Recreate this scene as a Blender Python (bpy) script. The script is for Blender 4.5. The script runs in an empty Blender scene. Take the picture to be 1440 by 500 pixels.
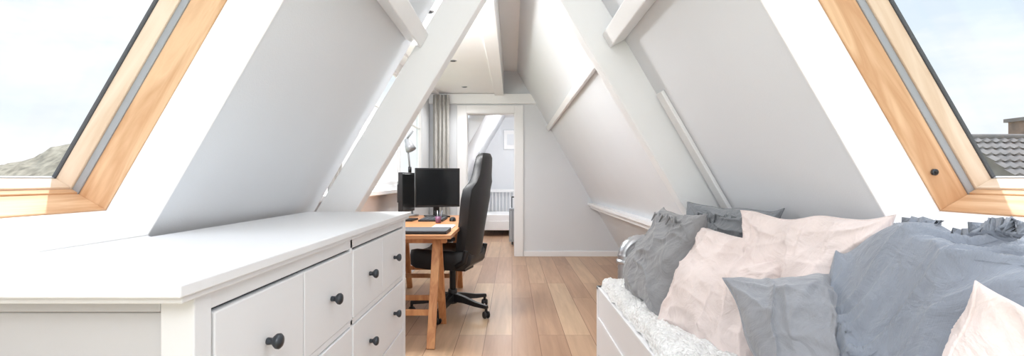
import bpy, math, random
from mathutils import Vector, Matrix, noise
random.seed(4)
S=bpy.context.scene
S.view_settings.view_transform='Standard'
S.view_settings.look='None'
S.view_settings.exposure=0.38

# ------------------------------------------------------------ materials
def s2l(c):
    return tuple(((x/255)/12.92 if x/255<=0.04045 else ((x/255+0.055)/1.055)**2.4) for x in c)
def mat(name,rgb,rough=0.6,metal=0.0,var=0.04,scale=6.0,bump=0.0,bscale=80.0,sheen=0.0,stretch=None,coat=0.0):
    m=bpy.data.materials.new(name); m.use_nodes=True
    nt=m.node_tree; b=nt.nodes['Principled BSDF']
    c=s2l(rgb)
    tc=nt.nodes.new('ShaderNodeTexCoord'); mp=nt.nodes.new('ShaderNodeMapping')
    nt.links.new(tc.outputs['Object'],mp.inputs['Vector'])
    if stretch: mp.inputs['Scale'].default_value=stretch
    n=nt.nodes.new('ShaderNodeTexNoise'); n.inputs['Scale'].default_value=scale; n.inputs['Detail'].default_value=5
    nt.links.new(mp.outputs[0],n.inputs['Vector'])
    r=nt.nodes.new('ShaderNodeValToRGB')
    r.color_ramp.elements[0].position=0.3; r.color_ramp.elements[1].position=0.7
    r.color_ramp.elements[0].color=(*[x*(1-var) for x in c],1)
    r.color_ramp.elements[1].color=(*[min(1,x*(1+var)) for x in c],1)
    nt.links.new(n.outputs['Fac'],r.inputs['Fac']); nt.links.new(r.outputs[0],b.inputs['Base Color'])
    b.inputs['Roughness'].default_value=rough; b.inputs['Metallic'].default_value=metal
    if sheen: b.inputs['Sheen Weight'].default_value=sheen
    if coat: b.inputs['Coat Weight'].default_value=coat
    if bump:
        n2=nt.nodes.new('ShaderNodeTexNoise'); n2.inputs['Scale'].default_value=bscale; n2.inputs['Detail'].default_value=4
        nt.links.new(mp.outputs[0],n2.inputs['Vector'])
        bp=nt.nodes.new('ShaderNodeBump'); bp.inputs['Strength'].default_value=bump; bp.inputs['Distance'].default_value=0.01
        nt.links.new(n2.outputs['Fac'],bp.inputs['Height']); nt.links.new(bp.outputs[0],b.inputs['Normal'])
    return m
def woodmat(name,ca,cb,axis='Y',rough=0.45,sc=5.0):
    m=bpy.data.materials.new(name); m.use_nodes=True
    nt=m.node_tree; b=nt.nodes['Principled BSDF']
    tc=nt.nodes.new('ShaderNodeTexCoord'); mp=nt.nodes.new('ShaderNodeMapping')
    nt.links.new(tc.outputs['Object'],mp.inputs['Vector'])
    s={'X':(0.12,1,1),'Y':(1,0.12,1),'Z':(1,1,0.12)}[axis]
    mp.inputs['Scale'].default_value=s
    n=nt.nodes.new('ShaderNodeTexNoise'); n.inputs['Scale'].default_value=sc*3; n.inputs['Detail'].default_value=6; n.inputs['Distortion'].default_value=1.2
    nt.links.new(mp.outputs[0],n.inputs['Vector'])
    mul=nt.nodes.new('ShaderNodeMath'); mul.operation='MULTIPLY'; mul.inputs[1].default_value=5
    fr=nt.nodes.new('ShaderNodeMath'); fr.operation='PINGPONG'; fr.inputs[1].default_value=1
    nt.links.new(n.outputs['Fac'],mul.inputs[0]); nt.links.new(mul.outputs[0],fr.inputs[0])
    r=nt.nodes.new('ShaderNodeValToRGB')
    r.color_ramp.elements[0].color=(*s2l(ca),1); r.color_ramp.elements[1].color=(*s2l(cb),1)
    nt.links.new(fr.outputs[0],r.inputs['Fac']); nt.links.new(r.outputs[0],b.inputs['Base Color'])
    b.inputs['Roughness'].default_value=rough
    return m
def slopewood(name,ca,cb,sgn):
    m=woodmat(name,ca,cb,'Z'); nt=m.node_tree
    mp=[n for n in nt.nodes if n.type=='MAPPING'][0]
    m2=nt.nodes.new('ShaderNodeMapping'); m2.vector_type='POINT'
    tc=[n for n in nt.nodes if n.type=='TEX_COORD'][0]
    m2.inputs['Rotation'].default_value=(0,math.radians(-30*sgn),0)
    nt.links.new(tc.outputs['Object'],m2.inputs['Vector']); nt.links.new(m2.outputs[0],mp.inputs['Vector'])
    mp.inputs['Scale'].default_value=(1,1,0.10)
    return m
def floormat():
    m=bpy.data.materials.new('oak_planks'); m.use_nodes=True
    nt=m.node_tree; b=nt.nodes['Principled BSDF']; L=nt.links.new
    tc=nt.nodes.new('ShaderNodeTexCoord'); sp=nt.nodes.new('ShaderNodeSeparateXYZ'); cb=nt.nodes.new('ShaderNodeCombineXYZ')
    L(tc.outputs['Object'],sp.inputs[0]); L(sp.outputs['Y'],cb.inputs['X']); L(sp.outputs['X'],cb.inputs['Y'])
    br=nt.nodes.new('ShaderNodeTexBrick'); L(cb.outputs[0],br.inputs['Vector'])
    br.inputs['Scale'].default_value=1; br.inputs['Brick Width'].default_value=1.7; br.inputs['Row Height'].default_value=0.19
    br.inputs['Mortar Size'].default_value=0.0022; br.inputs['Mortar Smooth'].default_value=0.2; br.offset=0.37; br.offset_frequency=3
    br.inputs['Color1'].default_value=(0,0,0,1); br.inputs['Color2'].default_value=(1,1,1,1); br.inputs['Mortar'].default_value=(0.5,0.5,0.5,1)
    rp=nt.nodes.new('ShaderNodeValToRGB'); e=rp.color_ramp.elements
    e[0].color=(*s2l((178,141,113)),1); e[1].color=(*s2l((214,185,152)),1)
    x=e.new(0.5); x.color=(*s2l((194,158,129)),1)
    L(br.outputs['Color'],rp.inputs['Fac'])
    mp=nt.nodes.new('ShaderNodeMapping'); mp.inputs['Scale'].default_value=(1,0.07,1); L(tc.outputs['Object'],mp.inputs['Vector'])
    ad=nt.nodes.new('ShaderNodeVectorMath'); ad.operation='ADD'
    L(mp.outputs[0],ad.inputs[0])
    sc=nt.nodes.new('ShaderNodeVectorMath'); sc.operation='SCALE'; sc.inputs['Scale'].default_value=7; L(br.outputs['Color'],sc.inputs[0]); L(sc.outputs[0],ad.inputs[1])
    n=nt.nodes.new('ShaderNodeTexNoise'); n.inputs['Scale'].default_value=22; n.inputs['Detail'].default_value=8; n.inputs['Distortion'].default_value=0.6; L(ad.outputs[0],n.inputs['Vector'])
    r2=nt.nodes.new('ShaderNodeValToRGB'); r2.color_ramp.elements[0].position=0.3; r2.color_ramp.elements[1].position=0.75
    r2.color_ramp.elements[0].color=(0.74,0.70,0.66,1); r2.color_ramp.elements[1].color=(1.05,1.05,1.05,1); L(n.outputs['Fac'],r2.inputs['Fac'])
    mx=nt.nodes.new('ShaderNodeMix'); mx.data_type='RGBA'; mx.blend_type='MULTIPLY'; mx.inputs[0].default_value=0.8
    L(rp.outputs[0],mx.inputs[6]); L(r2.outputs[0],mx.inputs[7])
    m2=nt.nodes.new('ShaderNodeMix'); m2.data_type='RGBA'; L(br.outputs['Fac'],m2.inputs[0]); L(mx.outputs[2],m2.inputs[6]); m2.inputs[7].default_value=(*s2l((120,82,58)),1)
    L(m2.outputs[2],b.inputs['Base Color']); b.inputs['Roughness'].default_value=0.36
    return m
def knitmat():
    m=mat('white_knit',(248,248,247),0.95,var=0.04,scale=30,bump=0.0,sheen=0.5)
    nt=m.node_tree; b=nt.nodes['Principled BSDF']
    tc=nt.nodes.new('ShaderNodeTexCoord')
    v=nt.nodes.new('ShaderNodeTexVoronoi'); v.inputs['Scale'].default_value=75; nt.links.new(tc.outputs['Object'],v.inputs['Vector'])
    bp=nt.nodes.new('ShaderNodeBump'); bp.inputs['Strength'].default_value=0.8; bp.inputs['Distance'].default_value=0.014; bp.invert=True
    nt.links.new(v.outputs['Distance'],bp.inputs['Height']); nt.links.new(bp.outputs[0],b.inputs['Normal'])
    return m
def glassmat():
    m=bpy.data.materials.new('clear_glass'); m.use_nodes=True; nt=m.node_tree
    nt.nodes.remove(nt.nodes['Principled BSDF']); o=nt.nodes['Material Output']
    t=nt.nodes.new('ShaderNodeBsdfTransparent'); t.inputs[0].default_value=(0.985,0.99,0.99,1)
    g=nt.nodes.new('ShaderNodeBsdfGlossy'); g.inputs['Roughness'].default_value=0.02
    x=nt.nodes.new('ShaderNodeMixShader'); x.inputs[0].default_value=0.03; nt.links.new(t.outputs[0],x.inputs[1]); nt.links.new(g.outputs[0],x.inputs[2])
    nt.links.new(x.outputs[0],o.inputs[0]); return m
def fabric(name,rgb,var=0.07):
    m=mat(name,rgb,0.9,var=var,scale=9,sheen=0.25)
    nt=m.node_tree; b=nt.nodes['Principled BSDF']; L=nt.links.new
    tc=nt.nodes.new('ShaderNodeTexCoord')
    h=[]
    for s in ((500,40,40),(40,500,40)):
        mp=nt.nodes.new('ShaderNodeMapping'); mp.inputs['Scale'].default_value=s; L(tc.outputs['Object'],mp.inputs['Vector'])
        n=nt.nodes.new('ShaderNodeTexNoise'); n.inputs['Scale'].default_value=1; n.inputs['Detail'].default_value=2; L(mp.outputs[0],n.inputs['Vector']); h.append(n)
    n3=nt.nodes.new('ShaderNodeTexNoise'); n3.inputs['Scale'].default_value=9; n3.inputs['Detail'].default_value=4; n3.inputs['Distortion'].default_value=2.2; L(tc.outputs['Object'],n3.inputs['Vector'])
    a=nt.nodes.new('ShaderNodeMath'); a.operation='ADD'; L(h[0].outputs[0],a.inputs[0]); L(h[1].outputs[0],a.inputs[1])
    bp=nt.nodes.new('ShaderNodeBump'); bp.inputs['Strength'].default_value=0.25; bp.inputs['Distance'].default_value=0.003; L(a.outputs[0],bp.inputs['Height'])
    b2=nt.nodes.new('ShaderNodeBump'); b2.inputs['Strength'].default_value=0.5; b2.inputs['Distance'].default_value=0.025; L(n3.outputs[0],b2.inputs['Height']); L(bp.outputs[0],b2.inputs['Normal'])
    L(b2.outputs[0],b.inputs['Normal']); return m

M_slope=mat('grey_slope_paint',(229,232,236),0.8,var=0.012,scale=2,bump=0.08,bscale=180)
M_white=mat('white_paint',(245,245,246),0.55,var=0.008,scale=3)
M_wallb=mat('pale_blue_grey_wall',(226,229,233),0.8,var=0.012,scale=2)
M_beam=mat('beam_paint',(246,247,248),0.5,var=0.012,scale=4,bump=0.15,bscale=12)
M_lacq=mat('white_lacquer',(236,237,239),0.42,var=0.015,scale=5,stretch=(1,0.15,1))
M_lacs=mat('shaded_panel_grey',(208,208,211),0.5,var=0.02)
PA,PB=(202,155,114),(229,191,152)
M_pine={'L':slopewood('pine_frame_left',PA,PB,1),'R':slopewood('pine_frame_right',PA,PB,-1)}
M_pinel={'L':slopewood('pine_sash_left',(218,192,166),(234,215,194),1),'R':slopewood('pine_sash_right',(218,192,166),(234,215,194),-1)}
M_pineb=woodmat('pine_frame_long',PA,PB,'Y')
M_pinelb=woodmat('pine_sash_long',(218,192,166),(234,215,194),'Y')
M_alu=mat('grey_aluminium',(166,170,176),0.4,metal=0.2,var=0.02)
M_dark=mat('dark_gasket',(80,84,90),0.6)
M_glass=glassmat()
M_black=mat('black_plastic',(26,26,28),0.45,var=0.1)
M_leather=mat('black_leatherette',(30,31,34),0.42,var=0.1,bump=0.12,bscale=120)
M_knob=mat('dark_pewter_knob',(74,78,84),0.35,metal=0.7)
M_desk=woodmat('trestle_pine',(194,130,84),(220,162,112),'Z')
M_deskt=woodmat('desk_top_wood',(190,130,86),(216,158,110),'X')
M_screen=mat('screen_black',(22,24,26),0.18,var=0.1)
M_steel=mat('brushed_steel',(200,202,206),0.28,metal=0.85,var=0.06)
M_lamp=mat('lamp_silver',(160,162,166),0.4,metal=0.3,var=0.03)
M_curt=fabric('curtain_grey',(190,188,184))
M_floor=floormat()
M_pg=fabric('linen_grey',(142,143,146)); M_pdg=fabric('linen_dark_grey',(126,130,135))
M_pp=fabric('linen_blush',(231,217,213)); M_pl=fabric('linen_lavender_grey',(150,152,158)); M_blue=fabric('linen_blue_grey',(138,145,157))
M_knit=knitmat()

# ------------------------------------------------------------ mesh builder
class MB:
    def __init__(s,name): s.name=name; s.v=[]; s.f=[]; s.mi=[]; s.sm=[]; s.mats=[]
    def m(s,mt):
        if mt not in s.mats: s.mats.append(mt)
        return s.mats.index(mt)
    def add(s,vs,fs,mt,smooth=False,X=None):
        o=len(s.v); i=s.m(mt)
        for p in vs:
            p=Vector(p); s.v.append(X(p) if X else p)
        for f in fs: s.f.append([o+k for k in f]); s.mi.append(i); s.sm.append(smooth)
    def box(s,x0,x1,y0,y1,z0,z1,mt,X=None):
        vs=[(x,y,z) for x in (x0,x1) for y in (y0,y1) for z in (z0,z1)]
        s.add(vs,[(0,1,3,2),(4,6,7,5),(0,4,5,1),(2,3,7,6),(0,2,6,4),(1,5,7,3)],mt,False,X)
    def beam(s,p0,p1,a,b,mt,up=(0,1,0)):
        p0=Vector(p0);p1=Vector(p1); d=(p1-p0).normalized(); u=Vector(up); u=(u-d*u.dot(d)).normalized(); w=d.cross(u)
        vs=[]
        for p in (p0,p1):
            for i,j in ((-1,-1),(1,-1),(1,1),(-1,1)): vs.append(p+u*a/2*i+w*b/2*j)
        s.add(vs,[(0,1,2,3),(7,6,5,4),(0,4,5,1),(1,5,6,2),(2,6,7,3),(3,7,4,0)],mt)
    def prism(s,poly,y0,y1,mt,axis='Y'):
        n=len(poly); vs=[]
        for y in (y0,y1):
            for a,b in poly: vs.append((a,y,b) if axis=='Y' else (y,a,b))
        s.add(vs,[tuple(range(n)),tuple(range(2*n-1,n-1,-1))]+[(i,(i+1)%n,n+(i+1)%n,n+i) for i in range(n)],mt)
    def loft(s,loops,mt,smooth=True,cap=True,X=None):
        n=len(loops[0]); vs=[p for l in loops for p in l]; fs=[]
        for k in range(len(loops)-1):
            for i in range(n):
                j=(i+1)%n; fs.append((k*n+i,k*n+j,(k+1)*n+j,(k+1)*n+i))
        if cap: fs.append(tuple(range(n))[::-1]); fs.append(tuple((len(loops)-1)*n+i for i in range(n)))
        s.add(vs,fs,mt,smooth,X)
    def tube(s,pts,r,mt,seg=14,X=None):
        pts=[Vector(p) for p in pts]; rs=r if isinstance(r,(list,tuple)) else [r]*len(pts); loops=[]
        ref=None
        for i,p in enumerate(pts):
            d=(pts[min(i+1,len(pts)-1)]-pts[max(i-1,0)]).normalized()
            if ref is None: ref=Vector((0,0,1)) if abs(d.z)<0.9 else Vector((1,0,0))
            u=(ref-d*ref.dot(d)).normalized(); w=d.cross(u); ref=u
            loops.append([p+(u*math.cos(2*math.pi*k/seg)+w*math.sin(2*math.pi*k/seg))*rs[i] for k in range(seg)])
        s.loft(loops,mt,True,True,X)
    def build(s,bevel=0.0,seg=2,sub=0,parent=None,doubles=False):
        me=bpy.data.meshes.new(s.name); me.from_pydata([tuple(p) for p in s.v],[],s.f)
        for mt in s.mats: me.materials.append(mt)
        for p,i,q in zip(me.polygons,s.mi,s.sm): p.material_index=i; p.use_smooth=q
        import bmesh
        bm=bmesh.new(); bm.from_mesh(me)
        if doubles: bmesh.ops.remove_doubles(bm,verts=bm.verts,dist=1e-5)
        bmesh.ops.recalc_face_normals(bm,faces=bm.faces); bm.to_mesh(me); bm.free()
        ob=bpy.data.objects.new(s.name,me); S.collection.objects.link(ob)
        if parent: ob.parent=parent
        if bevel:
            b=ob.modifiers.new('bevel','BEVEL'); b.width=bevel; b.segments=seg; b.limit_method='ANGLE'; b.angle_limit=math.radians(50)
        if sub:
            b=ob.modifiers.new('sub','SUBSURF'); b.levels=sub; b.render_levels=sub
        return ob

# ------------------------------------------------------------ room shell
H=1.12; XL=-0.95; XR=0.985; YB=6.89
c60,s60=0.5,0.8660254
def slope(side):
    if side=='L':
        return lambda p: Vector((XL+p.x*c60-p.y*s60, p.z, H+p.x*s60+p.y*c60))
    return lambda p: Vector((XR-p.x*c60+p.y*s60, p.z, H+p.x*s60+p.y*c60))
UT=1.86; UB=-H/s60-0.02; US=-0.185; UW=1.25; TH=0.32
def roof(side,yw,y1,name):
    X=slope(side); b=MB(name)
    def q(u0,u1,y0,yy): b.box(u0,u1,0,TH,y0,yy,M_slope,X)
    q(UB,UT,yw,y1); q(UB,UT,-0.8,0.05); q(UB,US,0.05,yw); q(UW,UT,0.05,yw)
    return b.build()
roof('L',1.35,2.5,'wall_left'); roof('R',1.32,10.5,'wall_right')
def window(side,y1,name):
    X=slope(side); b=MB(name); y0=0.05
    def ring(n0,n1,p,mt,mtb=None,q=None):
        q=p if q is None else q
        b.box(US,UW,n0,n1,y1-p,y1+0.0,mt,X); b.box(US,UW,n0,n1,y0,y0+p,mt,X)
        b.box(US,US+q,n0,n1,y0+p,y1-p,mtb or mt,X); b.box(UW-p,UW,n0,n1,y0+p,y1-p,mtb or mt,X)
    ring(-0.004,0.135,0.006,M_white)
    ring(0.135,0.222,0.010,M_pine[side],M_pineb)
    ring(0.222,0.242,0.014,M_alu,M_pineb)
    ring(0.242,0.292,0.020,M_pinel[side],M_pinelb)
    ring(0.292,0.302,0.024,M_dark,M_alu,0.022)
    b.box(US+0.015,UW-0.015,0.294,0.299,y0+0.015,y1-0.015,M_glass,X)
    if side=='R':
        b.tube([X(Vector((-0.075,0.17,y1-0.008))),X(Vector((-0.075,0.17,y1-0.018)))],0.009,M_knob,16)
        b.tube([X(Vector((-0.075,0.17,y1-0.018))),X(Vector((-0.075,0.17,y1-0.022)))],0.005,M_black,12)
    b.box(US-0.12,US,TH,TH+0.02,y0,y1,M_alu,X)
    return b.build(bevel=0.0015,seg=1)
window('L',1.35,'window_1'); window('R',1.32,'window_2')
for side,yw,nm in (('L',1.35,'trim_1'),('R',1.32,'trim_2')):
    X=slope(side); b=MB(nm); b.box(US-0.022,US+0.003,-0.014,0.13,0.05,yw,M_white,X); b.build(bevel=0.003)
X=slope('L'); b=MB('wall_left_adjoining'); b.box(UB,UT,0,0.2,YB+0.18,10.5,M_slope,X); b.build()
b=MB('floor'); b.box(-1.75,1.8,-0.8,10.7,-0.12,0,M_floor); b.build()
b=MB('ceiling'); b.box(-0.12,0.26,-0.8,10.5,2.70,2.80,M_white); b.build()
b=MB('ceiling_dormer'); b.box(-1.35,-0.25,2.5,YB,2.365,2.45,M_white); b.build()
b=MB('ceiling_adjoining'); b.box(-0.5,0.5,YB+0.18,10.5,2.50,2.56,M_white); b.build()
b=MB('ridge_beam'); b.box(-0.25,-0.12,-0.8,YB-0.01,2.33,2.80,M_beam); b.build(bevel=0.006)
b=MB('wall_back')
def xr(z): return XR-(z-H)*0.57735
b.prism([(0.05,0),(xr(0)+0.02,0),(xr(2.72)+0.02,2.72),(-0.2,2.72),(-0.2,2.095),(0.05,2.095)],YB,YB+0.15,M_wallb)
b.box(-1.35,-0.675,YB,YB+0.15,0,2.45,M_wallb); b.box(-0.675,-0.2,YB,YB+0.15,2.095,2.45,M_wallb)
b.build()
b=MB('wall_far'); b.box(-1.75,1.8,10.5,10.6,0,2.75,M_wallb); b.build()
b=MB('wall_dormer')
wy0,wy1,wz0,wz1=2.7,6.3,1.02,2.28
b.box(-1.28,-1.2,2.5,YB,0,wz0,M_wallb); b.box(-1.28,-1.2,2.5,YB,wz1,2.45,M_white)
b.box(-1.28,-1.2,2.5,wy0,wz0,wz1,M_wallb); b.box(-1.28,-1.2,wy1,YB,wz0,wz1,M_wallb); b.build()
b=MB('window_3')
n=3; w=(wy1-wy0)/n
b.box(-1.25,-1.20,wy0,wy1,wz0,wz0+0.04,M_white); b.box(-1.25,-1.20,wy0,wy1,wz1-0.04,wz1,M_white)
for i in range(n+1):
    yc=wy0+i*w; b.box(-1.25,-1.21,max(wy0,yc-0.03),min(wy1,yc+0.03),wz0,wz1,M_white)
for i in range(n):
    a=wy0+i*w+0.03; c=a+w-0.06
    for (ya,yb,za,zb) in ((a,a+0.035,wz0+.04,wz1-.04),(c-0.035,c,wz0+.04,wz1-.04),(a,c,wz0+.04,wz0+.08),(a,c,wz1-.08,wz1-.04),(a,c,1.78,1.80)):
        b.box(-1.24,-1.222,ya,yb,za,zb,M_white)
    b.box(-1.232,-1.228,a,c,wz0+.04,wz1-.04,M_glass)
b.box(-1.20,-1.14,wy0-0.05,wy1,0.985,1.02,M_white)
b.build(bevel=0.003,seg=1)
b=MB('door_1')
for ya,yb in ((YB-0.022,YB),(YB+0.15,YB+0.172)):
    b.box(-0.80,-0.665,ya,yb,0,2.20,M_white); b.box(0.04,0.165,ya,yb,0,2.20,M_white); b.box(-0.665,0.04,ya,yb,2.085,2.20,M_white)
b.box(-0.675,-0.655,YB,YB+0.15,0,2.095,M_white); b.box(0.03,0.05,YB,YB+0.15,0,2.095,M_white); b.box(-0.655,0.03,YB,YB+0.15,2.075,2.095,M_white)
b.build(bevel=0.004)
b=MB('trim_3'); b.box(-1.2,0.40,YB-0.06,YB-0.001,2.215,2.36,M_beam); b.build(bevel=0.005)
b=MB('baseboard_back'); b.box(0.17,1.56,YB-0.018,YB-0.001,0,0.075,M_white); b.build(bevel=0.003)
b=MB('baseboard_far'); b.box(-1.4,1.5,10.48,10.499,0,0.08,M_white); b.build()
kb=0.60
def rafter(name,sgn,x112,wid):
    b=MB(name); y0,y1=2.40,2.50
    poly=[]
    for z,o in ((0.0,0),(2.70,0),(2.70,1),(0.0,1)):
        poly.append((sgn*(x112-(z-H)*kb+o*wid),z))
    b.prism(poly,y0,y1,M_beam); return b.build(bevel=0.006)
rafter('rafter_beam',-1,0.70,0.20); rafter('rafter_beam',1,0.79,0.215)
for side,ya,yb,nm in (('L',-0.8,2.395,'purlin_beam'),('R',-0.8,2.395,'purlin_beam'),('R',2.505,YB-0.01,'purlin_beam')):
    X=slope(side); b=MB(nm)
    if ya<0: b.box(0.82,0.90,-0.09,-0.001,ya,yb,M_beam,X)
    else: b.box(0.84,0.90,-0.05,-0.001,ya,yb,M_beam,X)
    b.build(bevel=0.005)
X=slope('R'); b=MB('trim_4'); b.box(-0.5,0.5,-0.02,-0.001,2.28,2.36,M_beam,X); b.build(bevel=0.003)
b=MB('wall_ledge'); b.box(1.10,1.185,2.55,YB-0.01,0.745,0.78,M_white); b.box(1.14,1.20,2.55,YB-0.01,0.70,0.745,M_white); b.build(bevel=0.003)
for x,y in ((-0.62,4.95),(-0.64,6.35),(-0.62,3.5)):
    b=MB('ceiling_spotlight'); b.tube([(x,y,2.366),(x,y,2.359)],0.040,M_steel,20); b.tube([(x,y,2.360),(x,y,2.357)],0.028,M_knob,16); b.build()
    l=bpy.data.lights.new('spot','SPOT'); l.energy=30; l.spot_size=2.7; l.spot_blend=1.0; l.shadow_soft_size=0.06
    o=bpy.data.objects.new('spotlight_lamp',l); o.location=(x,y,2.33); S.collection.objects.link(o)

# ------------------------------------------------------------ dresser
b=MB('chest_of_drawers')
fx=-0.515; bx=-0.985; ya,yb=0.765,2.285
b.box(-1.0,-0.495,0.705,2.315,0.942,0.962,M_lacq)
b.box(-0.99,-0.503,0.72,2.305,0.930,0.942,M_lacq)
for x0,x1 in ((bx,bx+0.05),(fx-0.055,fx)):
    for y0,y1 in ((ya,ya+0.045),(yb-0.045,yb)): b.box(x0,x1,y0,y1,0,0.93,M_lacq)
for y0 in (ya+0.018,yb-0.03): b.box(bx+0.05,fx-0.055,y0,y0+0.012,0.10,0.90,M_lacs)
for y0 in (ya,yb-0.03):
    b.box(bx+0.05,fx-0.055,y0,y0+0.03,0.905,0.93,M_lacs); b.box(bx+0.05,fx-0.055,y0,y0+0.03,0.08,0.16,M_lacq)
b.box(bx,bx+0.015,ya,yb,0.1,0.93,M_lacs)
b.box(fx-0.022,fx-0.004,ya+0.045,yb-0.045,0.897,0.93,M_lacq)
rows=[(0.668,0.893,4),(0.435,0.648,2),(0.205,0.415,2)]
for zz in ((0.648,0.668),(0.415,0.435),(0.16,0.205)): b.box(fx-0.022,fx-0.004,ya+0.045,yb-0.045,zz[0],zz[1],M_lacq)
b.box(fx-0.03,fx-0.024,ya+0.045,yb-0.045,0.16,0.93,M_dark)
b.box(fx-0.022,fx-0.004,(ya+yb)/2-0.01,(ya+yb)/2+0.01,0.16,0.93,M_lacq)
def knob(x,y,z):
    prof=[(0,0.009),(0.008,0.008),(0.012,0.008),(0.016,0.013),(0.021,0.0175),(0.027,0.018),(0.031,0.014),(0.033,0.006)]
    b.tube([(x+a,y,z) for a,_ in prof],[r*0.9 for _,r in prof],M_knob,20)
F0,F1=ya+0.05,yb-0.05
for z0,z1,k in rows:
    w=(F1-F0)/k
    for i in range(k):
        p=F0+i*w+0.0035; q=F0+(i+1)*w-0.0035
        if k==4 and i==1 or k==2 and i==0: q-=0.006
        if k==4 and i==2 or k==2 and i==1: p+=0.006
        b.box(fx-0.02,fx+0.0,p,q,z0+0.003,z1-0.003,M_lacq)
        if k==4: knob(fx,(p+q)/2,(z0+z1)/2)
        else:
            for t in (0.25,0.75): knob(fx,p+(q-p)*t,(z0+z1)/2-0.005)
b.build(bevel=0.0025,seg=2)

# ------------------------------------------------------------ desk (trestle)
b=MB('trestle_desk')
DX0,DX1,DY0,DY1=-1.12,-0.415,3.2,5.0
b.box(DX0,DX1,DY0,DY1,0.715,0.742,M_deskt)
for yc in (3.40,4.62):
    for x in (-0.537,-1.06):
        for sg in (-1,1): b.beam((x,yc+sg*0.03,0.70),(x,yc+sg*0.28,0.0),0.055,0.03,M_desk,up=(1,0,0))
    b.beam((-1.11,yc,0.69),(-0.47,yc,0.69),0.05,0.06,M_desk,up=(0,0,1))
    for sg in (-1,1): b.beam((-1.06,yc+sg*0.20,0.22),(-0.537,yc+sg*0.20,0.22),0.04,0.02,M_desk,up=(0,0,1))
b.build(bevel=0.003)
def monitor(name,c,yaw,w,h,zb,back=False):
    b=MB(name); R=Matrix.Rotation(yaw,4,'Z'); T=Matrix.Translation(c)
    X=lambda p:(T@R@p)
    b.box(-0.035,0.0,-w/2,w/2,zb,zb+h,M_black,X); b.box(0.0,0.004,-w/2+0.012,w/2-0.012,zb+0.02,zb+h-0.012,M_screen,X)
    b.box(-0.07,-0.035,-0.12,0.12,zb+h*0.25,zb+h*0.7,M_black,X)
    b.box(-0.09,-0.06,-0.03,0.03,0.012,zb+h*0.5,M_black,X)
    b.box(-0.16,0.06,-0.11,0.11,0.0,0.014,M_black,X)
    return b.build(bevel=0.004)
monitor('computer_monitor',Vector((-0.74,4.72,0.743)),math.radians(-68),0.45,0.39,0.10)
monitor('computer_monitor',Vector((-0.95,4.34,0.743)),math.radians(-4),0.40,0.36,0.08)
b=MB('keyboard'); b.box(-0.84,-0.62,4.22,4.55,0.743,0.757,M_black)
for i in range(5):
    for j in range(8): b.box(-0.83+i*0.042,-0.83+i*0.042+0.034,4.23+j*0.039,4.23+j*0.039+0.033,0.757,0.763,M_dark)
b.build(bevel=0.001,seg=1)
b=MB('laptop'); b.box(-0.82,-0.45,3.24,3.50,0.743,0.757,M_black); b.box(-0.82,-0.45,3.24,3.50,0.758,0.768,M_dark); b.build(bevel=0.003)
M_pink=mat('muted_mauve_plastic',(120,80,110),0.4)
b=MB('pen_cup'); b.tube([(-0.64,4.1,0.743),(-0.64,4.1,0.80)],[0.024,0.027],M_pink,20)
for i in range(4): b.tube([(-0.64+0.01*i-0.015,4.1,0.76),(-0.64+0.02*i-0.03,4.1+0.01*i,0.85)],0.004,(M_black,M_steel,M_dark,M_blue)[i],8)
b.build()
b=MB('computer_mouse'); 
b.loft([[(-0.54+0.03*k*math.cos(t),4.3+0.05*k*math.sin(t),0.743+z) for t in [i*math.pi/8 for i in range(16)]] for k,z in ((1,0),(1,0.012),(0.8,0.028),(0.4,0.035))],M_black); b.build()
b=MB('paper_stack'); b.box(-0.60,-0.46,3.62,3.85,0.743,0.75,M_white); b.box(-0.62,-0.47,3.63,3.84,0.750,0.753,M_white); b.build()
b=MB('desk_lamp'); 
b.tube([(-1.03,4.88,0.743),(-1.03,4.88,0.765)],0.065,M_lamp,24)
b.tube([(-1.03,4.88,0.76),(-1.06,4.90,1.22)],0.010,M_lamp,10); b.tube([(-1.06,4.90,1.22),(-1.085,4.88,1.54)],0.010,M_lamp,10)
b.tube([(-1.06,4.90,1.19),(-1.06,4.90,1.25)],0.018,M_black,12)
b.tube([(-1.085,4.88,1.54),(-1.02,4.86,1.62)],0.010,M_lamp,10)
b.tube([(-1.09,4.85,1.53),(-1.065,4.84,1.50),(-1.05,4.83,1.46),(-1.03,4.82,1.42)],[0.018,0.032,0.045,0.055],M_lamp,20); b.build()

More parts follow.
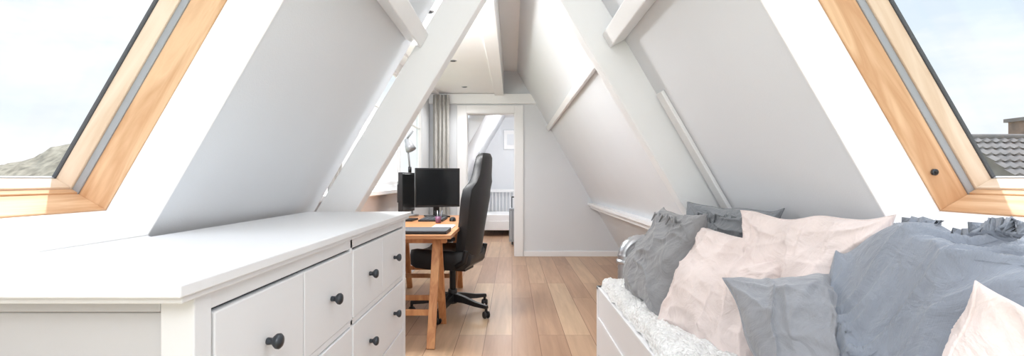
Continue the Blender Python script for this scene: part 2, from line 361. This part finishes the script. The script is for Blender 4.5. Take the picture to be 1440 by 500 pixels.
# ------------------------------------------------------------ gaming chair
def chair():
    b=MB('gaming_chair')
    R=Matrix.Rotation(math.radians(165),4,'Z'); T=Matrix.Translation((-0.50,3.98,0)); X=lambda p:T@R@p
    for k in range(5):
        a=math.radians(72*k+20); d=Vector((math.cos(a),math.sin(a),0)); pr=Vector((-d.y,d.x,0))
        loops=[]
        for r,hw,z0,z1 in ((0.02,0.035,0.10,0.17),(0.12,0.028,0.10,0.15),(0.24,0.024,0.085,0.12),(0.35,0.02,0.08,0.105)):
            loops.append([d*r-pr*hw+Vector((0,0,z0)),d*r+pr*hw+Vector((0,0,z0)),d*r+pr*hw*0.7+Vector((0,0,z1)),d*r-pr*hw*0.7+Vector((0,0,z1))])
        b.loft(loops,M_black,False,True,X)
        e=d*0.34
        b.tube([e+Vector((0,0,0.09)),e+Vector((0,0,0.045))],0.012,M_black,10,X)
        q=Matrix.Rotation(k*1.3,3,'Z')@pr
        for s_ in (-1,1):
            c=e+Vector((0,0,0.030)); b.tube([c+q*s_*0.008,c+q*s_*0.014,c+q*s_*0.026],[0.030,0.030,0.024],M_black,18,X)
        b.tube([e+Vector((0,0,0.03))-q*0.012,e+Vector((0,0,0.03))+q*0.012],0.012,M_dark,10,X)
    b.tube([(0,0,0.08),(0,0,0.20)],0.038,M_black,18,X); b.tube([(0,0,0.20),(0,0,0.38)],0.026,M_black,16,X)
    b.box(-0.15,0.15,-0.10,0.10,0.37,0.41,M_black,X)
    loops=[]
    for x,hw,zt,zb in ((-0.22,0.20,0.50,0.44),(-0.19,0.235,0.52,0.41),(-0.1,0.25,0.525,0.40),(0.1,0.26,0.53,0.40),(0.22,0.26,0.535,0.41),(0.27,0.24,0.525,0.43),(0.285,0.2,0.5,0.45)):
        l=[]
        for t in [-1,-.93,-.8,-.6,-.3,0,.3,.6,.8,.93,1]:
            bol=0.045*max(0,(abs(t)-0.55)/0.45)**1.0*(1-max(0,(abs(t)-0.88)/0.12)*0.8); l.append((x,hw*t,zt+bol-(0.02 if abs(t)==1 else 0)))
        for t in [1,.9,.5,0,-.5,-.9,-1]: l.append((x,hw*t*0.96,zb))
        loops.append(l)
    b.loft(loops,M_leather,True,True,X)
    loops=[]
    for z,hw,t,rec in ((0.42,0.17,0.05,0),(0.46,0.20,0.07,0.012),(0.58,0.215,0.075,0.035),(0.72,0.22,0.075,0.065),(0.85,0.24,0.075,0.095),(0.96,0.255,0.075,0.12),(1.04,0.245,0.07,0.138),(1.10,0.20,0.07,0.15),(1.16,0.155,0.07,0.165),(1.24,0.14,0.065,0.18),(1.30,0.125,0.06,0.192),(1.335,0.09,0.035,0.198)):
        cx=-0.175-rec*0.66; l=[]
        for s_ in [-1,-.94,-.8,-.6,-.3,0,.3,.6,.8,.94,1]:
            bol=0.06*max(0,(abs(s_)-0.5)/0.5)*(1 if z<1.06 else 0.45); l.append((cx+t/2+bol-(0.015 if abs(s_)==1 else 0),hw*s_,z))
        for s_ in [1,.92,.6,.2,-.2,-.6,-.92,-1]:
            l.append((cx-t/2+0.045*abs(s_)**2.5*(1 if z<1.06 else 0.5),hw*s_*0.99,z))
        loops.append(l)
    b.loft(loops,M_leather,True,True,X)
    def cushion(cx,z,w,h,t):
        loops=[]
        for k in range(9):
            a=-math.pi/2+math.pi*k/8; loops.append([(cx+t*max(0,math.cos(a))**0.6*math.cos(u)*0.5,w*math.sin(a),z+h/2*max(0,math.cos(a))**0.5*math.sin(u)) for u in [i*math.pi/8 for i in range(16)]])
        b.loft(loops,M_leather,True,True,X)
    cushion(-0.15,0.66,0.15,0.18,0.09); cushion(-0.255,1.20,0.12,0.12,0.08)
    for s_ in (-1,1):
        b.tube([(-0.12,s_*0.23,0.43),(-0.19,s_*0.235,0.47),(-0.21,s_*0.235,0.56)],0.022,M_black,12,X)
        b.tube([(0.0,s_*0.2,0.40),(0.0,s_*0.30,0.40),(0.0,s_*0.305,0.44),(0.0,s_*0.305,0.64)],0.02,M_black,12,X)
        b.box(-0.13,0.13,s_*0.305-0.04,s_*0.305+0.04,0.64,0.668,M_black,X)
    b.build(bevel=0.003,seg=2)
chair()

# ------------------------------------------------------------ curtains
def curtain(name,x,y0,y1,z0,z1,amp=0.03,folds=7,along='Y'):
    b=MB(name); N=folds*10; K=14; vs=[];fs=[]
    for j in range(K+1):
        t=j/K; z=z1+(z0-z1)*t
        for i in range(N+1):
            s_=i/N; y=y0+(y1-y0)*s_; a=amp*(0.7+0.5*t)
            d=a*math.sin(s_*folds*2*math.pi+0.4*math.sin(5*t+s_*9))
            vs.append((x+d,y,z) if along=='Y' else (y,x+d,z))
    for j in range(K):
        for i in range(N): o=j*(N+1)+i; fs.append((o,o+1,o+N+2,o+N+1))
    b.add(vs,fs,M_curt,True); ob=b.build()
    sd=ob.modifiers.new('s','SOLIDIFY'); sd.thickness=0.004; return ob
curtain('window_curtain',6.75,-1.13,-0.90,0.05,2.33,0.035,4,'X')
curtain('window_curtain',-1.07,2.75,2.95,0.05,2.33,0.025,3)
b=MB('curtain_rail'); b.box(-1.09,-1.05,2.6,6.82,2.335,2.364,M_white); b.build()
curtain('room_curtain',8.2,-0.93,-0.77,0.05,2.0,0.03,3,'X')

# ------------------------------------------------------------ adjoining room contents
b=MB('slatted_bed')
b.box(-0.62,0.5,10.36,10.40,0.84,0.90,M_white); b.box(-0.62,0.5,10.36,10.40,0.34,0.40,M_white)
for i in range(15): b.box(-0.60+i*0.078,-0.575+i*0.078,10.37,10.39,0.40,0.84,M_white)
for x in (-0.66,0.5): b.box(x,x+0.045,10.355,10.405,0,0.93,M_white)
b.box(-0.64,0.54,9.3,10.36,0.12,0.30,M_white); b.box(-0.62,0.52,9.32,10.34,0.30,0.42,M_white)
for x in (-0.64,0.49):b.box(x,x+0.05,9.3,9.35,0,0.30,M_white)
b.build(bevel=0.006)
b=MB('picture_frame'); b.box(-0.19,0.12,10.475,10.498,1.78,2.22,M_alu); b.box(-0.178,0.108,10.470,10.476,1.792,2.208,M_white); b.box(-0.11,0.04,10.467,10.471,1.88,2.12,M_wallb); b.build()
b=MB('suitcase'); b.box(-0.05,0.33,8.1,8.34,0.05,0.62,M_alu)
for i in range(7): b.box(-0.03+i*0.055,-0.005+i*0.055,8.088,8.1,0.09,0.58,M_steel)
for x in (-0.01,0.27):
    b.box(x,x+0.03,8.12,8.15,0,0.05,M_black); b.box(x,x+0.03,8.28,8.31,0,0.05,M_black); b.box(x,x+0.015,8.3,8.32,0.62,0.80,M_dark)
b.box(-0.01,0.285,8.295,8.325,0.80,0.82,M_black); b.build(bevel=0.01)

# ------------------------------------------------------------ duct
b=MB('ventilation_duct')
pts=[];rs=[]
for i in range(40):
    pts.append((0.70,2.93,0.0+i*0.0165)); rs.append(0.042+(0.003 if i%2 else -0.001))
for i in range(1,17):
    a=math.pi/2*i/16; pts.append((0.70+0.09*(1-math.cos(a)),2.93,0.644+0.09*math.sin(a))); rs.append(0.042+(0.003 if i%2 else -0.001))
for i in range(1,20): pts.append((0.79+i*0.0215,2.93,0.734)); rs.append(0.042+(0.003 if i%2 else -0.001))
b.tube(pts,rs,M_steel,20); b.tube([(0.70,2.93,0.60),(0.70,2.93,0.625)],0.052,M_steel,20); b.build()

# ------------------------------------------------------------ bed
b=MB('daybed')
BX0,BX1,BY0,BY1=0.495,1.14,0.25,2.74
b.box(BX0,BX0+0.025,BY0,BY1,0.10,0.50,M_lacq); b.box(BX0-0.004,BX0+0.035,BY0,BY1,0.485,0.505,M_lacq)
b.box(BX0,BX1-0.02,BY1-0.025,BY1,0.10,0.50,M_lacq); b.box(BX0,BX1-0.02,BY0,BY0+0.025,0.10,0.50,M_lacq)
b.box(BX1-0.03,BX1,BY0,BY1,0.10,0.48,M_lacq); b.box(BX0+0.02,BX1-0.02,BY0+0.02,BY1-0.02,0.20,0.24,M_lacq)
for x in (BX0-0.004,BX1-0.05):
    for y in (BY0-0.004,BY1-0.046): b.box(x,x+0.05,y,y+0.05,0,0.505,M_lacq)
b.box(BX0-0.008,BX0,BY0+0.06,(BY0+BY1)/2-0.02,0.13,0.34,M_lacq); b.box(BX0-0.008,BX0,(BY0+BY1)/2+0.02,BY1-0.06,0.13,0.34,M_lacq)
b.build(bevel=0.003)
def slab_soft(name,x0,x1,y0,y1,z0,z1,mt,amp,sc):
    b=MB(name); NX,NY=80,240; r=0.045; vs=[];fs=[]
    for j in range(NY+1):
        for i in range(NX+1):
            x=x0+(x1-x0)*i/NX; y=y0+(y1-y0)*j/NY
            e=min(x-x0,x1-x,y-y0,y1-y); h=z1-(0 if e>r else r-(math.sqrt(max(0,r*r-(r-e)**2))))
            if e<1e-4: h=z0+(0.012*noise.noise(Vector((x*20,y*20,7))))
            nz=noise.noise(Vector((x*sc,y*sc,3)))*amp+noise.noise(Vector((x*sc*5,y*sc*5,1)))*amp*0.6
            vs.append((x-(0.016*noise.noise(Vector((y*11,h*9,1))) if i<6 else 0),y,h+(nz if e>1e-4 else 0)))
    for j in range(NY):
        for i in range(NX): o=j*(NX+1)+i; fs.append((o,o+1,o+NX+2,o+NX+1))
    b.add(vs,fs,mt,True); return b.build()
slab_soft('knitted_blanket',0.505,1.105,0.30,2.68,0.507,0.565,M_knit,0.014,14)

# pillows
def pillow(name,c,wv,uv,w,h,T,mt,seed=0,ties=False,K=1.0):
    wv=Vector(wv).normalized(); uv=Vector(uv); uv=(uv-wv*uv.dot(wv)).normalized(); nv=wv.cross(uv)
    N=100; b=MB(name); vs=[];fs=[]
    rnd=random.Random(seed); ph=[rnd.uniform(0,6) for _ in range(12)]
    fold=rnd.uniform(0,3.14); ca,sa=math.cos(fold),math.sin(fold)
    def warp(u,v):
        uu=math.sin(u*math.pi/2)*0.35+u*0.65; vv=math.sin(v*math.pi/2)*0.35+v*0.65
        x=w/2*uu*(1-0.10*max(0,1-vv*vv)**0.8); y=h/2*vv*(1-0.10*max(0,1-uu*uu)**0.8)
        jx=noise.noise(Vector((vv*2+seed,uu*2,1)))*0.016; jy=noise.noise(Vector((vv*2,uu*2+seed,5)))*0.016
        base=wv*(x+jx)+uv*(y+jy)+Vector(c)+nv*(0.03*noise.noise(Vector((uu*1.3,vv*1.3,seed))))
        return uu,vv,base
    for side in (1,-1):
        for j in range(N+1):
            for i in range(N+1):
                uu,vv,base=warp(-1+2*i/N,-1+2*j/N)
                prof=max(0,(1-uu*uu)*(1-vv*vv))**0.42
                t=T/2*prof
                wr=0
                for ci,(cu,cv) in enumerate(((-1,-1),(1,-1),(1,1),(-1,1))):
                    du=uu-cu; dv=vv-cv; r=math.hypot(du,dv); a=math.atan2(dv,du)
                    wr+=math.exp(-r*1.2)*min(1,r*3)*(1-abs(math.sin(a*(3.2+ci*0.5)+ph[ci]+1.0*math.sin(r*2.0+ph[ci+4]))))**1.8*0.026
                e=min(1-abs(uu),1-abs(vv)); s_=uu if abs(vv)>abs(uu) else vv
                wr+=math.exp(-e*8)*min(1,e*12)*math.sin(s_*20+ph[8]+2*math.sin(s_*5))*0.005
                p=uu*ca+vv*sa; qq=-uu*sa+vv*ca
                q=Vector((p*0.7+seed,qq*2.2,side*3.0+seed)); q=q+Vector((0,noise.noise(q*0.8)*1.0,0))
                rid=1-abs(noise.noise(q))*2.8
                wr+=noise.noise(Vector((uu*1.2+seed,vv*1.2,side)))*0.020+max(0,rid)**2.2*0.018
                rid2=1-abs(noise.noise(Vector((qq*1.0+seed*2,p*3.4+0.8*noise.noise(q),side*2.0))))*3.0
                wr+=max(0,rid2)**2*0.005
                t=t+K*wr*min(1,prof*1.6)
                vs.append(base+nv*(side*t))
        o=(N+1)**2 if side==-1 else 0
        for j in range(N):
            for i in range(N):
                p=o+j*(N+1)+i; fs.append((p,p+1,p+N+2,p+N+1))
    b.add(vs,fs,mt,True)
    P=lambda u,v: warp(u,v)[2]
    ring=[P(-1+2*i/30,-1) for i in range(30)]+[P(1,-1+2*i/30) for i in range(30)]+[P(1-2*i/30,1) for i in range(30)]+[P(-1,1-2*i/30) for i in range(31)]
    b.tube(ring,0.003,mt,8)
    if ties:
        for k in (-0.35,0.05,0.4):
            p=wv*(w/2*k)+uv*(h*0.36)+nv*(T*0.38)+Vector(c)
            for sx in (-1,1):
                b.tube([p,p+wv*sx*0.03+uv*0.012+nv*0.012,p+wv*sx*0.045-uv*0.03+nv*0.008],[0.005,0.006,0.003],mt,8)
            b.tube([p-wv*0.01,p+wv*0.01],0.009,mt,8)
    return b.build(doubles=True)
pillow('throw_pillow',(0.70,2.19,0.755),(0.02,-1,0),(0.42,0,0.9),0.54,0.48,0.18,M_pg,1,True)
pillow('throw_pillow',(0.775,1.72,0.71),(0.28,-0.9,-0.03),(0.42,0.1,0.85),0.52,0.46,0.19,M_pp,2)
pillow('throw_pillow',(0.94,2.05,0.82),(0.27,-0.9,0),(0.0,0.1,1),0.56,0.38,0.12,M_pdg,3,True,0.8)
pillow('throw_pillow',(0.925,1.50,0.805),(0.2,-0.9,0.04),(0.05,0.1,1),0.58,0.42,0.14,M_pp,5,False,0.9)
pillow('throw_pillow',(0.805,1.24,0.695),(1,-0.15,0.14),(-0.02,0.62,0.78),0.37,0.40,0.19,M_pl,7,False,1.2)
pillow('throw_pillow',(0.845,0.72,0.705),(0.85,-0.2,-0.5),(0.45,0.25,0.8),0.38,0.36,0.15,M_pp,9)
def duvet():
    b=MB('duvet'); NX,NY=150,260; vs=[];fs=[]
    x0,x1,y0,y1=0.68,1.12,0.32,1.46
    for j in range(NY+1):
        for i in range(NX+1):
            s_=i/NX; t=j/NY; x=x0+(x1-x0)*s_; y=y0+(y1-y0)*t
            st=min(1,max(0,(y-1.1)/0.2)); st=st*st*(3-2*st)
            cx,cy=0.93+0.035*st,1.0
            g=math.exp(-(max(0,cx-x)/0.135)**2-((y-cy)/0.44)**6)
            top=0.57+0.375*g
            q=Vector((x*3.6+y*2.4,(y*2.0-x*3.4)*1.2,0.3)); wq=q+Vector((noise.noise(q*0.7),noise.noise(q*0.7+Vector((9,1,2))),0))*1.1
            r=1-abs(noise.noise(wq))*2.6; top+=max(0,r)**1.8*0.062
            q2=Vector(((x*2-y*1.4)*1.2,(y*2.0+x*2.4)*3.0,2.0)); q2=q2+Vector((0,noise.noise(q2*0.5)*1.8,0))
            r2=1-abs(noise.noise(q2))*2.8; top+=max(0,r2)**2*0.026
            r3=1-abs(noise.noise(q2*2.0+Vector((4,4,0))))*2.8; top+=max(0,r3)**2*0.007
            e=min(s_,t,1-t); top-= (0.10*(1-e/0.06)**2 if e<0.06 else 0)
            lim=XR-(top-H)*0.57735-0.03
            vs.append((min(x,lim),y,max(top,0.56)))
    for j in range(NY):
        for i in range(NX): o=j*(NX+1)+i; fs.append((o,o+1,o+NX+2,o+NX+1))
    b.add(vs,fs,M_blue,True); ob=b.build()
    sd=ob.modifiers.new('s','SOLIDIFY'); sd.thickness=0.02; sd.offset=-1
duvet()

# ------------------------------------------------------------ exterior
M_hill=mat('hillside_scrub',(138,134,122),1.0,var=0.4,scale=1.2,bump=0.5,bscale=1)
M_grass=mat('far_grass',(160,164,138),1.0,var=0.2,scale=0.05)
b=MB('ground_outside'); b.box(-250,250,-150,300,-8.5,-8,M_grass); b.build()
b=MB('hillside'); vs=[];fs=[]; NX,NY=140,60
for j in range(NY+1):
    for i in range(NX+1):
        x=-120+90*i/NX; y=35+60*j/NY
        prof=math.exp(-((x+48)/34)**2)*math.exp(-((y-62)/18)**2)
        z=-8+13.8*prof+ (noise.noise(Vector((x*0.12,y*0.12,0)))*1.0+noise.noise(Vector((x*0.6,y*0.6,4)))*0.9)*(0.2+prof)
        vs.append((x,y,z))
for j in range(NY):
    for i in range(NX): o=j*(NX+1)+i; fs.append((o,o+1,o+NX+2,o+NX+1))
b.add(vs,fs,M_hill,True); b.build()
M_tile=mat('grey_roof_tiles',(120,118,118),0.85,var=0.2,scale=3); M_brick=mat('chimney_brick',(132,116,106),0.9,var=0.2,scale=8,bump=0.4,bscale=20)
b=MB('neighbour_house')
b.prism([(8.3,0.55),(10.2,2.0),(12.1,0.55),(12.1,-8),(8.3,-8)],9.80,16,M_tile,'X')
rows=11
for r in range(rows):
    t0=r/rows; t1=(r+1)/rows
    for k in range(32):
        xa=9.70+k*0.19
        ya=8.2+(10.2-8.2)*t0; yb_=8.2+2.0*t1+0.03; za=0.47+1.55*t0; zb=0.47+1.55*t1
        b.add([(xa,ya,za+0.03),(xa+0.10,ya,za+0.075),(xa+0.19,ya,za+0.03),(xa,yb_,zb+0.01),(xa+0.10,yb_,zb+0.05),(xa+0.19,yb_,zb+0.01)],[(0,1,4,3),(1,2,5,4),(0,2,1)],M_tile)
b.tube([(9.68,10.2,2.03),(16,10.2,2.03)],0.07,M_tile,12)
b.box(11.35,12.1,10.3,10.8,1.5,2.48,M_brick); b.box(11.30,12.15,10.24,10.86,2.42,2.50,M_tile)
b.build()

# ------------------------------------------------------------ world
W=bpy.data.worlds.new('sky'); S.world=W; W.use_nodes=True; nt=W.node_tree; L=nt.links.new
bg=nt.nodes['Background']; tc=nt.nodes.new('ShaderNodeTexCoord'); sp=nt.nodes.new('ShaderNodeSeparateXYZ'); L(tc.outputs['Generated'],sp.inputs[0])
r=nt.nodes.new('ShaderNodeValToRGB'); e=r.color_ramp.elements
e[0].position=0.0; e[0].color=(0.86,0.90,0.93,1); e[1].position=0.7; e[1].color=(0.62,0.74,0.90,1)
x=e.new(0.25); x.color=(0.70,0.81,0.92,1)
L(sp.outputs['Z'],r.inputs[0])
mp=nt.nodes.new('ShaderNodeMapping'); mp.inputs['Scale'].default_value=(1,1,2.6); L(tc.outputs['Generated'],mp.inputs[0])
n=nt.nodes.new('ShaderNodeTexNoise'); n.inputs['Scale'].default_value=2.6; n.inputs['Detail'].default_value=9; n.inputs['Roughness'].default_value=0.58; L(mp.outputs[0],n.inputs['Vector'])
cr=nt.nodes.new('ShaderNodeValToRGB'); cr.color_ramp.elements[0].position=0.40; cr.color_ramp.elements[1].position=0.62; L(n.outputs['Fac'],cr.inputs[0])
mx=nt.nodes.new('ShaderNodeMix'); mx.data_type='RGBA'; L(cr.outputs[0],mx.inputs[0]); L(r.outputs[0],mx.inputs[6]); mx.inputs[7].default_value=(1,1,1,1)
L(mx.outputs[2],bg.inputs[0])
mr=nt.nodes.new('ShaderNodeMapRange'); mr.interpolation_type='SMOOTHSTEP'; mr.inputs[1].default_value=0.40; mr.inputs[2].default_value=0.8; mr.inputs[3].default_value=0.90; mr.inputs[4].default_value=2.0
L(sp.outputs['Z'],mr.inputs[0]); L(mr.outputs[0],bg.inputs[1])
sun=bpy.data.lights.new('sun','SUN'); sun.energy=3.0; sun.angle=math.radians(1.0); sun.color=(1,0.97,0.93)
so=bpy.data.objects.new('sun',sun); S.collection.objects.link(so)
so.rotation_euler=Vector((0.03,-0.5,-1)).to_track_quat('-Z','Y').to_euler()
def fill_light(nm,loc,en,rad):
    l=bpy.data.lights.new(nm,'POINT'); l.energy=en; l.shadow_soft_size=rad; l.color=(1,0.995,0.99)
    o=bpy.data.objects.new(nm,l); o.location=loc; S.collection.objects.link(o)
fill_light('rear_fill',(0,-0.5,1.7),28,0.3)  # added behind the camera to brighten the room; no fixture there
fill_light('ridge_fill',(0.05,1.2,2.2),5,0.15)  # unseen light added above the view to lift slopes and rafters
fill_light('dormer_fill',(-0.95,3.4,1.9),42,0.12)  # added out of sight behind the slope to brighten the far end
fill_light('adjoining_room_fill',(0,8.6,2.1),34,0.15)  # unseen point light filling the adjoining room; no fixture modelled

# ------------------------------------------------------------ camera
cam=bpy.data.cameras.new('camera'); co=bpy.data.objects.new('camera',cam); S.collection.objects.link(co)
co.location=(0,0,H); co.rotation_euler=(math.radians(90),0,0)
cam.sensor_width=36; cam.lens=664/1440*36; cam.shift_y=2/1440; cam.clip_start=0.02; cam.clip_end=1000
S.camera=co
